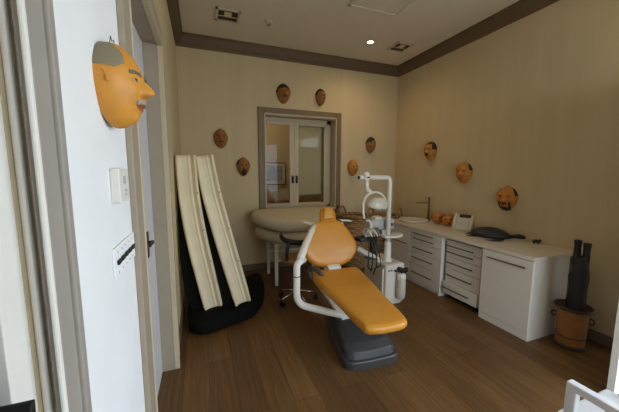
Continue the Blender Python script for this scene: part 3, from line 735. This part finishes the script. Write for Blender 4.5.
# little dark trinket near the worktop end
o = thing('animal_figurine', 'tiny dark animal figurine near the end of the worktop', 'figurine', (3.385, 1.99, ZW), R(-62))
link('body', tube(B(), [(-0.035, 0, 0.022), (-0.02, 0, 0.03), (0.01, 0, 0.03), (0.03, 0, 0.024)], [0.012, 0.02, 0.02, 0.01], 10), M['turtle'], o, smooth=True)
link('head', lathe(B(), [(0.001, -0.014), (0.012, -0.008), (0.014, 0.002), (0.008, 0.012), (0.001, 0.014)], (0.03, 0, 0.042), 12), M['turtle'], o, smooth=True)
for s in (-1, 1):
    for x in (-0.022, 0.018): link('leg', tube(B(), [(x, s * 0.01, 0.025), (x, s * 0.016, 0.0)], [0.008, 0.006], 6), M['turtle'], o)

# ------------------------------------------------------------------ bucket with the black carving
bxx, byy = 3.155, 1.495
o = thing('leather_bucket', 'tan leather bucket with dark rim and ring handles beside the end cabinet', 'bucket', (bxx, byy, 0))
link('body', lathe(B(), [(0.01, 0.0), (0.108, 0.0), (0.112, 0.03), (0.106, 0.032), (0.108, 0.12), (0.114, 0.36), (0.102, 0.36), (0.096, 0.06), (0.01, 0.05)], seg=36), M['bucket'], o, smooth=False)
link('rim', lathe(B(), [(0.095, 0.35), (0.117, 0.35), (0.136, 0.372), (0.139, 0.385), (0.13, 0.388), (0.114, 0.372), (0.095, 0.37)], seg=36), M['bucketrim'], o, smooth=True)
link('base_ring', lathe(B(), [(0.10, 0.0), (0.116, 0.0), (0.118, 0.03), (0.11, 0.034), (0.10, 0.03)], seg=36), M['bucketrim'], o, smooth=True)
link('band', lathe(B(), [(0.105, 0.10), (0.1115, 0.10), (0.1115, 0.112), (0.105, 0.112)], seg=36), M['bucketrim'], o)
for sgn in (1, -1):
    ux, uy = sgn * 0.424, sgn * -0.906; b = B(); pts = []
    for k in range(17):
        a = 2 * pi * k / 16; pts.append((ux * (0.135 + 0.004) + ux * 0.012 * cos(a) * 0.6, uy * 0.139 + uy * 0.012 * cos(a) * 0.6, 0.27 + 0.03 * sin(a)))
    pts = [(ux * (0.128 + 0.018 * cos(2 * pi * k / 16)), uy * (0.128 + 0.018 * cos(2 * pi * k / 16)), 0.27 + 0.026 * sin(2 * pi * k / 16)) for k in range(17)]
    tube(b, pts, 0.006, 8); link('ring_handle', b, M['black'], o, smooth=True)
o = thing('carved_figure', 'black carved wooden figure with twin flared tops standing in the tan bucket', 'figure', (bxx + 0.006, byy - 0.012, 0.055))
rx, ry = 0.424, -0.906
b = B()
prof = [(0.01, 0.0), (0.07, 0.0), (0.075, 0.10), (0.072, 0.26), (0.076, 0.36), (0.066, 0.44), (0.07, 0.52), (0.075, 0.60), (0.064, 0.68), (0.058, 0.74), (0.04, 0.79), (0.01, 0.80)]
lathe(b, prof, seg=20, sx=0.95, sy=0.95)
for v in b.verts:
    v.co.x += 0.004 * sin(40 * v.co.z + 3 * math.atan2(v.co.y, v.co.x)); v.co.y += 0.004 * cos(33 * v.co.z)
link('body', b, M['statue'], o, smooth=True)
for s in (-1, 1):
    cxx, cyy = rx * 0.031 * s, ry * 0.031 * s
    link('flared_top', lathe(B(), [(0.01, 0.70), (0.028, 0.70), (0.027, 0.80), (0.024, 0.87), (0.0255, 0.90), (0.0285, 0.925), (0.029, 0.94), (0.02, 0.942), (0.01, 0.935)], (cxx, cyy, 0.0 - 0.02 * (s > 0)), 18), M['statue'], o, smooth=True)

# ------------------------------------------------------------------ dental chair
o = thing('dental_chair', 'ochre upholstered dental chair on a charcoal base in the middle of the room', 'chair', (1.29, 2.27, 0), R(-4))
# charcoal base: wide rounded foot, sloping hood
def rr_(x, yf, yr, z, xr=None, c=0.07):
    xr = xr if xr else x
    return [(px + 0.018, py - 0.015, z) for px, py in closed_smooth([(-x + c * .3, yf + c * .25), (-x * 0.5, yf - 0.012), (x * 0.5, yf - 0.012), (x - c * .3, yf + c * .25), (x, yf + c * 1.6), (x * .5 + xr * .5, (yf + yr) / 2), (xr, yr - c), (xr * 0.6, yr), (-xr * 0.6, yr), (-xr, yr - c), (-x * .5 - xr * .5, (yf + yr) / 2), (-x, yf + c * 1.6)], 4)]
b = loft(B(), [rr_(0.25, -0.385, 0.40, 0.0, 0.17), rr_(0.25, -0.385, 0.40, 0.06, 0.17), rr_(0.245, -0.38, 0.395, 0.07, 0.17), rr_(0.235, -0.365, 0.385, 0.075, 0.16)])
link('base', b, M['charcoal'], o, smooth=False, bevel=0.004)
b = loft(B(), [rr_(0.232, -0.36, 0.38, 0.07, 0.16), rr_(0.226, -0.345, 0.37, 0.13, 0.155), rr_(0.21, -0.28, 0.36, 0.175, 0.15), rr_(0.17, -0.10, 0.34, 0.235, 0.13), rr_(0.12, 0.04, 0.30, 0.26, 0.10)])
link('base_cover', b, M['charcoal'], o, smooth=False, bevel=0.006)
link('foot_pedal', bx(0.20, 0.265, -0.30, -0.22, 0.08, 0.12), M['black'], o, bevel=0.012)
# white lift arm and seat shell
b = loft(B(), [[(-x, y0, z), (x, y0, z), (x, y1, z), (-x, y1, z)] for x, y0, y1, z in ((0.105, -0.08, 0.20, 0.19), (0.13, -0.04, 0.26, 0.26), (0.205, 0.05, 0.38, 0.38), (0.25, 0.06, 0.43, 0.45))])
link('lift_arm', b, M['white'], o, bevel=0.012)
b = loft(B(), [[(x * s, y * s2 + 0.0, z) for x, y in ((-0.15, -0.55), (0.15, -0.55), (0.21, 0.1), (0.22, 0.40), (-0.22, 0.40), (-0.21, 0.1))] for s, s2, z in ((0.85, 0.94, 0.405 ), (1.0, 1.0, 0.42), (1.0, 1.0, 0.435))])
link('seat_shell', b, M['white'], o, bevel=0.006)
seat = [(-0.262, 0.43), (-0.272, 0.30), (-0.25, 0.05), (-0.218, -0.25), (-0.186, -0.55), (-0.155, -0.632), (0.0, -0.652), (0.15, -0.632), (0.180, -0.55), (0.212, -0.25), (0.25, 0.05), (0.272, 0.30), (0.262, 0.43), (0.2, 0.47), (0.0, 0.475), (-0.2, 0.47)]
def seatmap(x, y, z): return (x - 0.012, y, 0.50 + z + 0.02 * (max(0, y - 0.1) / 0.35) ** 2 - 0.045 * max(0, -y) - 0.01 * cos(pi * min(1, abs(x) / 0.26) / 2) * (z > 0.02))
link('seat_cushion', cushion(B(), seat, 0.085, 0.035, 0.01, seatmap, 4), M['orange'], o, smooth=True)
# backrest
TH = R(22)
def backmap(x, v, z): return (x + 0.002, 0.535 + v * sin(TH) - z * cos(TH) * -1 * -1, 0.575 + v * cos(TH) + z * sin(TH))
back = [(sx * a * 1.06 - 0.012, v) for sx, a, v in [(-1, 0.13, -0.028), (1, 0.0, -0.036), (1, 0.13, -0.028), (1, 0.235, 0.03), (1, 0.297, 0.135), (1, 0.29, 0.235), (1, 0.24, 0.35), (1, 0.18, 0.44), (1, 0.13, 0.478), (1, 0.0, 0.486), (-1, 0.13, 0.478), (-1, 0.18, 0.44), (-1, 0.24, 0.35), (-1, 0.29, 0.235), (-1, 0.297, 0.135), (-1, 0.235, 0.03)]]
def bm_(x, v, z):
    zz = z + (0.35 * x * x if z > 0 else 0.35 * x * x)
    return (x + 0.002, 0.55 + v * sin(TH) - zz * cos(TH), 0.585 + v * cos(TH) + zz * sin(TH))
link('backrest', cushion(B(), back, 0.10, 0.05, 0.012, bm_, 4), M['orange'], o, smooth=True)
hd = [(-0.08, -0.01), (0.08, -0.01), (0.096, 0.02), (0.094, 0.10), (0.07, 0.155), (0.04, 0.165), (-0.04, 0.165), (-0.07, 0.155), (-0.094, 0.10), (-0.096, 0.02)]
def hm_(x, v, z): return (x + 0.01, 0.715 + v * sin(R(18)) - z * cos(R(18)), 1.03 + v * cos(R(18)) + z * sin(R(18)))
link('headrest', cushion(B(), hd, 0.09, 0.035, 0.008, hm_, 4), M['orange'], o, smooth=True)
b = B(); loft(b, [[(x, y0, z) for x, y0 in ((-0.035, y), (0.035, y), (0.035, y + 0.02), (-0.035, y + 0.02))] for y, z in ((0.77, 1.08), (0.73, 0.95), (0.71, 0.9))])
link('headrest_post', b, M['white'], o)
b = B(); prism(b, [(0.40, 0.43), (0.44, 0.44), (0.63, 0.62), (0.80, 0.98), (0.76, 0.98), (0.60, 0.66), (0.54, 0.60), (0.46, 0.57), (0.42, 0.50)], -0.075, 0.075, 'x')
link('back_hinge', b, M['white'], o, bevel=0.006)
# dark grey armrest on the left
b = tube(B(), smooth_path([(-0.285, 0.36, 0.50), (-0.30, 0.40, 0.58), (-0.27, 0.34, 0.62), (-0.24, 0.18, 0.605)], 5), [0.024, 0.024, 0.025, 0.026, 0.028, 0.03, 0.032, 0.033, 0.034, 0.034, 0.034, 0.034, 0.033, 0.032, 0.03, 0.02], 12, 0.75)
link('armrest', b, M['armgrey'], o, smooth=True)
# white swing tube: world points turned into the chair's frame
Mi = (Matrix.Translation((1.29, 2.27, 0)) @ Matrix.Rotation(R(-4), 4, 'Z')).inverted()
def lc(*p): return Mi @ V(p)
def seg_path(pts, r=0.09, n=6):
    pts = [V(p) for p in pts]; out = [pts[0]]
    for a, b_, c in zip(pts, pts[1:], pts[2:]):
        d1 = (a - b_).normalized(); d2 = (c - b_).normalized(); q = min(r, (a - b_).length * .45, (c - b_).length * .45)
        s, e = b_ + d1 * q, b_ + d2 * q
        for k in range(n + 1):
            t = k / n; out.append((1 - t) ** 2 * s + 2 * t * (1 - t) * b_ + t * t * e)
    return out + [pts[-1]]
sw = seg_path([lc(0.88, 2.49, 0.775), lc(0.787, 2.42, 0.765), lc(0.787, 2.42, 0.375), lc(1.01, 2.32, 0.32), lc(1.25, 2.25, 0.25)], 0.10)
arm = link('swing_arm', tube(B(), sw, 0.032, 16), M['white'], o, smooth=True)
link('swivel_ring', tube(B(), [lc(0.787, 2.42, 0.642), lc(0.787, 2.42, 0.65)], 0.0335, 16), M['hose'], arm)
up = [lc(0.825, 2.45, 0.785), lc(0.845, 2.47, 0.805), lc(0.93, 2.60, 0.87), lc(1.05, 2.75, 0.965), lc(1.12, 2.84, 1.02)]
link('arm_cover', tube(B(), up, [0.03, 0.038, 0.035, 0.032, 0.028], 14), M['white'], o, smooth=True)
b = loft(B(), [[lc(1.01, 2.87, z1), lc(1.13, 2.82, z2), lc(1.15, 2.88, z2 + 0.01), lc(1.03, 2.93, z1 + 0.01)] for z1, z2 in ((1.05, 1.01), (1.065, 1.035))])
link('instrument_holder', b, M['couch'], o, bevel=0.006)

# ------------------------------------------------------------------ dental delivery unit with lamp
o = thing('dental_unit', 'white dental instrument tower with overhead lamp beside the chair', 'dental unit', (2.09, 2.95, 0))
def W(x, y, z): return V((x - 2.09, y - 2.95, z))
b = loft(B(), [[W(1.98 + i, 2.72 + i, z), W(2.25 - i, 2.72 + i, z), W(2.25 - i, 3.20 - i, z), W(1.98 + i, 3.20 - i, z)] for i, z in ((0.03, 0.0), (0.012, 0.03), (0.0, 0.10), (0.0, 0.50), (0.012, 0.515))])
link('cabinet', b, M['white'], o, bevel=0.03)
link('side_rib', bx(1.962 - 2.09, 1.985 - 2.09, 2.76 - 2.95, 2.80 - 2.95, 0.10, 0.46), M['white'], o, bevel=0.008)
link('side_panel', bx(1.968 - 2.09, 1.985 - 2.09, 2.86 - 2.95, 3.12 - 2.95, 0.10, 0.44), M['cab'], o, bevel=0.008)
bt = link('water_bottle', lathe(B(), [(0.005, 0.10), (0.03, 0.10), (0.048, 0.13), (0.052, 0.18), (0.052, 0.31), (0.046, 0.35)], W(2.16, 2.665, 0), 22), M['bottle'], o, smooth=True)
link('bottle_collar', lathe(B(), [(0.048, 0.345), (0.05, 0.35), (0.05, 0.41), (0.03, 0.42), (0.005, 0.42)], W(2.16, 2.665, 0), 22), M['white'], bt, smooth=True)
b = B(); tube(b, [W(2.10, 2.715, 0.44), W(2.10, 2.69, 0.44)], 0.012, 10); tube(b, [W(2.16, 2.72, 0.45), W(2.16, 2.65, 0.45)], 0.03, 12); tube(b, [W(2.14, 2.66, 0.45), W(2.23, 2.655, 0.455)], 0.026, 10); tube(b, [W(2.20, 2.65, 0.45), W(2.20, 2.65, 0.40)], 0.012, 8)
link('valve', b, M['black'], o)
for x in (2.02, 2.055): link('dial', tube(B(), [W(x, 2.722, 0.445), W(x, 2.708, 0.445)], 0.009, 10), M['black'], o)
px, py = 2.10, 2.87
link('post_collar', lathe(B(), [(0.06, 0.505), (0.058, 0.53), (0.044, 0.55), (0.042, 0.745), (0.03, 0.765)], W(px, py, 0), 20), M['white'], o, smooth=True)
b = tube(B(), seg_path([W(px, py, 0.50), W(px, py, 1.53), W(1.74, py, 1.535)], 0.05), 0.0275, 16)
link('post', b, M['white'], o, smooth=True)
sh = [(2.02, 2.80), (2.20, 2.78), (2.29, 2.83), (2.30, 2.92), (2.18, 2.96), (2.03, 2.95)]
link('shelf', prism(B(), [(x - 2.09, y - 2.95) for x, y in closed_smooth(sh, 4)], 0.815, 0.842, 'z'), M['white'], o, bevel=0.006)
h = link('arm_hub', lathe(B(), [(0.005, -0.055), (0.03, -0.05), (0.036, -0.03), (0.036, 0.035), (0.028, 0.055), (0.005, 0.06)], W(1.775, py, 1.54), 16), M['white'], o, smooth=True)
link('end_knob', tube(B(), [W(1.745, py, 1.535), W(1.715, py, 1.533), W(1.685, py, 1.533)], [0.02, 0.026, 0.026], 12), M['white'], h, smooth=True)
link('knob_cap', tube(B(), [W(1.685, py, 1.533), W(1.672, py, 1.533)], 0.017, 12), M['black'], h)
link('badge', bx(1.762 - 2.09, 1.80 - 2.09, py - 2.95 - 0.0375, py - 2.95 - 0.034, 1.528, 1.542), M['black'], h)
link('drop_arm', tube(B(), smooth_path([W(1.785, py, 1.50), W(1.785, py, 1.44), W(1.80, py, 1.39), W(1.845, py - 0.01, 1.355)], 5), 0.024, 12), M['white'], o, smooth=True)
yk = smooth_path([W(1.735, py - 0.02, 1.185), W(1.735, py - 0.02, 1.25), W(1.78, py - 0.02, 1.33), W(1.88, py - 0.02, 1.365), W(1.97, py - 0.02, 1.34), W(2.04, py - 0.02, 1.26), W(2.07, py - 0.02, 1.22)], 6)
link('lamp_yoke', tube(B(), yk, 0.014, 10), M['white'], o, smooth=True)
link('yoke_joint', tube(B(), [W(2.03, py - 0.02, 1.245), W(2.085, py - 0.01, 1.235)], 0.018, 10), M['white'], o, smooth=True)
def lampmap(x, y, z):
    a = R(6); c = V((x, y, z)); c = Matrix.Rotation(R(20), 3, 'X') @ Matrix.Rotation(a, 3, 'Y') @ c; return W(1.92, 2.84, 1.222) + c
rings = []
for s, z in ((0.02, 0.085), (0.35, 0.08), (0.65, 0.062), (0.88, 0.03), (1.0, -0.008), (1.0, -0.025), (0.93, -0.03), (0.85, -0.018), (0.5, 0.0), (0.02, 0.004)):
    rings.append([lampmap(0.134 * s * cos(2 * pi * k / 32), 0.09 * s * sin(2 * pi * k / 32), z) for k in range(32)])
lmp = link('lamp_head', loft(B(), rings), M['lampface'], o, smooth=True)
for s in (0.62, 0.84):
    pts = [lampmap(0.134 * s * cos(R(-70 + 14 * k)) + 0.012, 0.088 * s * sin(R(-70 + 14 * k)), 0.068 - 0.05 * s * s + 0.012) for k in range(11)]
    link('vent_rib', tube(B(), pts, 0.006, 6), M['white'], lmp, smooth=True)
link('switch', tube(B(), [lampmap(0.0, -0.087, -0.02), lampmap(0.022, -0.086, -0.02)], 0.007, 8), M['black'], lmp)
link('bulb_stem', tube(B(), [lampmap(-0.01, 0, 0.0), lampmap(-0.005, 0, -0.05)], 0.010, 8), M['hose'], lmp)
link('grip', tube(B(), smooth_path([W(1.735, py - 0.02, 1.20), W(1.735, py - 0.025, 1.13), W(1.745, py - 0.03, 1.06)], 4), [0.012] * 3 + [0.014] * 6, 10), M['white'], o, smooth=True)
# silver control box behind the post
cb = link('control_box', bx(1.90 - 2.09, 2.235 - 2.09, 2.93 - 2.95, 3.08 - 2.95, 0.885, 1.02), M['silver'], o, bevel=0.018)
link('box_cap', cushion(B(), [(-0.07, -0.05), (0.07, -0.05), (0.07, 0.05), (-0.07, 0.05)], 0.034, 0.016, fn=lambda x, y, z: tuple(W(2.02 + x * 0.7, 3.0 + y, 1.032 + z))), M['white'], cb, smooth=True)
for k in range(3): link('button', bx(2.165 - 2.09 + k * 0.02, 2.178 - 2.09 + k * 0.02, 2.925 - 2.95, 2.932 - 2.95, 0.935, 0.965), M['black'], cb)
link('box_bracket', bx(2.02 - 2.09, 2.13 - 2.09, 2.88 - 2.95, 2.96 - 2.95, 0.84, 0.90), M['silver'], o)
# instrument head, tray and arm
b = loft(B(), [[W(1.73, 2.78, z), W(1.90, 2.82, z + 0.03), W(1.92, 2.92, z + 0.04), W(1.78, 2.97, z + 0.02)] for z in (0.845, 0.875)] + [[W(1.78, 2.83, 0.925), W(1.87, 2.84, 0.935), W(1.88, 2.91, 0.94), W(1.80, 2.93, 0.93)]])
ih = link('instrument_head', b, M['silver'], o, bevel=0.012)
for k in range(5):
    x = 1.775 + k * 0.036
    link('handpiece', tube(B(), [W(x - 0.01, 2.76, 0.865), W(x, 2.80, 0.89), W(x + 0.005, 2.86, 0.925)], [0.008, 0.011, 0.008], 8), M['white'] if k % 2 else M['chrome'], ih, smooth=True)
    hp = smooth_path([W(x, 2.79, 0.875), W(x - 0.02, 2.74, 0.78), W(x - 0.03 + 0.02 * k, 2.73, 0.62 - 0.03 * k), W(x + 0.0, 2.78, 0.50 - 0.05 * (k % 3)), W(x + 0.05, 2.82, 0.46)], 6)
    if k < 4: link('hose', tube(B(), hp, 0.0065, 6), M['hose'], o, smooth=True)
b = loft(B(), [[W(1.675, 2.80, z), W(1.86, 2.78, z + 0.02), W(1.86, 2.96, z + 0.02), W(1.675, 2.94, z)] for z in (0.795, 0.835)])
link('dark_tray', b, M['black'], o, bevel=0.008)
link('tray_arm', tube(B(), [W(1.70, 2.91, 0.70), W(1.80, 2.90, 0.635), W(1.93, 2.88, 0.56), W(2.0, 2.87, 0.52)], [0.032, 0.036, 0.036, 0.03], 12), M['white'], o, smooth=True)
link('hose_stand', tube(B(), [W(1.955, 2.89, 0.93), W(1.955, 2.89, 0.53)], 0.018, 10), M['armgrey'], o, smooth=True)
link('hose_bracket', tube(B(), [W(1.78, 2.84, 0.60), W(1.86, 2.85, 0.575), W(1.96, 2.87, 0.545)], 0.026, 10, 0.6), M['armgrey'], o, smooth=True)
link('suction_tube', tube(B(), smooth_path([W(1.785, 2.86, 1.03), W(1.83, 2.87, 1.025), W(1.86, 2.88, 0.98), W(1.86, 2.88, 0.925)], 5), 0.013, 10), M['white'], o, smooth=True)
b = loft(B(), [[W(1.52, 2.99, z), W(1.655, 2.97, z - 0.01), W(1.655, 3.05, z - 0.01), W(1.52, 3.07, z)] for z in (1.02, 1.035)])
tr = link('white_tray', b, M['white'], o, bevel=0.006)
link('tray_support', tube(B(), [W(1.55, 3.02, 1.02), W(1.57, 3.0, 0.90), W(1.63, 2.92, 0.83)], 0.010, 8), M['white'], tr, smooth=True)

# ------------------------------------------------------------------ white armchair at the lower right
o = thing('white_armchair', 'white metal armchair at the lower right corner of the photo', 'chair', (1.8, 0.5, 0))
def frame_loop(x):
    b = B(); t = 0.02; y0, y1 = -0.34, 0.222
    prism(b, [(y0, 0), (y0 + 0.04, 0), (y0 + 0.04, 0.612), (y1 - 0.04, 0.612), (y1 - 0.04, 0), (y1, 0), (y1, 0.648), (y0, 0.648)], x - t, x + t, 'x')
    return b
for x in (-0.245, 0.245):
    link('arm_frame', frame_loop(x), M['chairwhite'], o, bevel=0.005)
    link('arm_strut', bx(x - 0.012, x + 0.012, 0.05, 0.085, 0.40, 0.612), M['chairwhite'], o, bevel=0.003)
link('seat', bx(-0.205, 0.22, -0.28, 0.275, 0.39, 0.435), M['chairwhite'], o, bevel=0.012)
link('backrest', bx(-0.22, 0.22, -0.36, -0.31, 0.46, 0.90), M['chairwhite'], o, bevel=0.012)

# ------------------------------------------------------------------ light
w = bpy.data.worlds.new('daylight'); bpy.context.scene.world = w; w.use_nodes = True
bg = w.node_tree.nodes['Background']; bg.inputs['Color'].default_value = (0.74, 0.865, 1.0, 1); bg.inputs['Strength'].default_value = 7.0
def area(name, loc, rot, sx, sy, e, col, portal=False):
    l = bpy.data.lights.new(name, 'AREA'); l.shape = 'RECTANGLE'; l.size = sx; l.size_y = sy; l.energy = e; l.color = col
    if portal: l.cycles.is_portal = True
    ob = bpy.data.objects.new(name, l); C.objects.link(ob); ob.location = loc; ob.rotation_euler = rot; return ob
area('opening_portal', ((OX0 + OX1) / 2, YF - 0.1, OZ / 2), (R(90), 0, 0), OX1 - OX0, OZ, 1, (1, 1, 1), True)
area('side_opening_portal', (XR + 0.1, (RY0 + RY1) / 2, RZ / 2), (R(90), 0, R(90)), RY1 - RY0, RZ, 1, (1, 1, 1), True)
def spot(name, loc, e, col, ang=110, blend=0.7, rad=0.04):
    l = bpy.data.lights.new(name, 'SPOT'); l.energy = e; l.color = col; l.spot_size = R(ang); l.spot_blend = blend; l.shadow_soft_size = rad
    ob = bpy.data.objects.new(name, l); C.objects.link(ob); ob.location = loc; return ob
spot('downlight_beam', (2.38, 3.83, CZ - 0.02), 26, (1.0, 0.70, 0.40), 160, 1.0)
l = bpy.data.lights.new('corridor_fill', 'POINT'); l.energy = 9; l.color = (1.0, 0.86, 0.66); l.shadow_soft_size = 0.12  # unseen source, added to brighten the view through the left pane
ob = bpy.data.objects.new('corridor_fill', l); C.objects.link(ob); ob.location = (1.0, 5.5, 2.7)

# ------------------------------------------------------------------ camera
F = 287.285
yaw, pitch, roll = 0.359861, 0.119403, -0.002243
cam = bpy.data.cameras.new('camera'); cam.sensor_width = 36.0; cam.sensor_fit = 'HORIZONTAL'; cam.lens = F / 619 * 36; cam.clip_start = 0.02
co = bpy.data.objects.new('camera', cam); C.objects.link(co)
fwd = V((sin(yaw) * cos(pitch), cos(yaw) * cos(pitch), -sin(pitch))); right = V((cos(yaw), -sin(yaw), 0)); down = fwd.cross(right)
r2 = right * cos(roll) + down * sin(roll); d2 = -right * sin(roll) + down * cos(roll)
m3 = Matrix((r2, -d2, -fwd)).transposed()
co.matrix_world = Matrix.Translation((0, 0, 1.6)) @ m3.to_4x4()
sc = bpy.context.scene; sc.camera = co
sc.view_settings.view_transform = 'Standard'; sc.view_settings.look = 'None'; sc.view_settings.gamma = 1; sc.view_settings.exposure = 0.1
sc.view_settings.use_curve_mapping = False
sc.cycles.use_denoising = True
sc.cycles.max_bounces = 10; sc.cycles.diffuse_bounces = 6
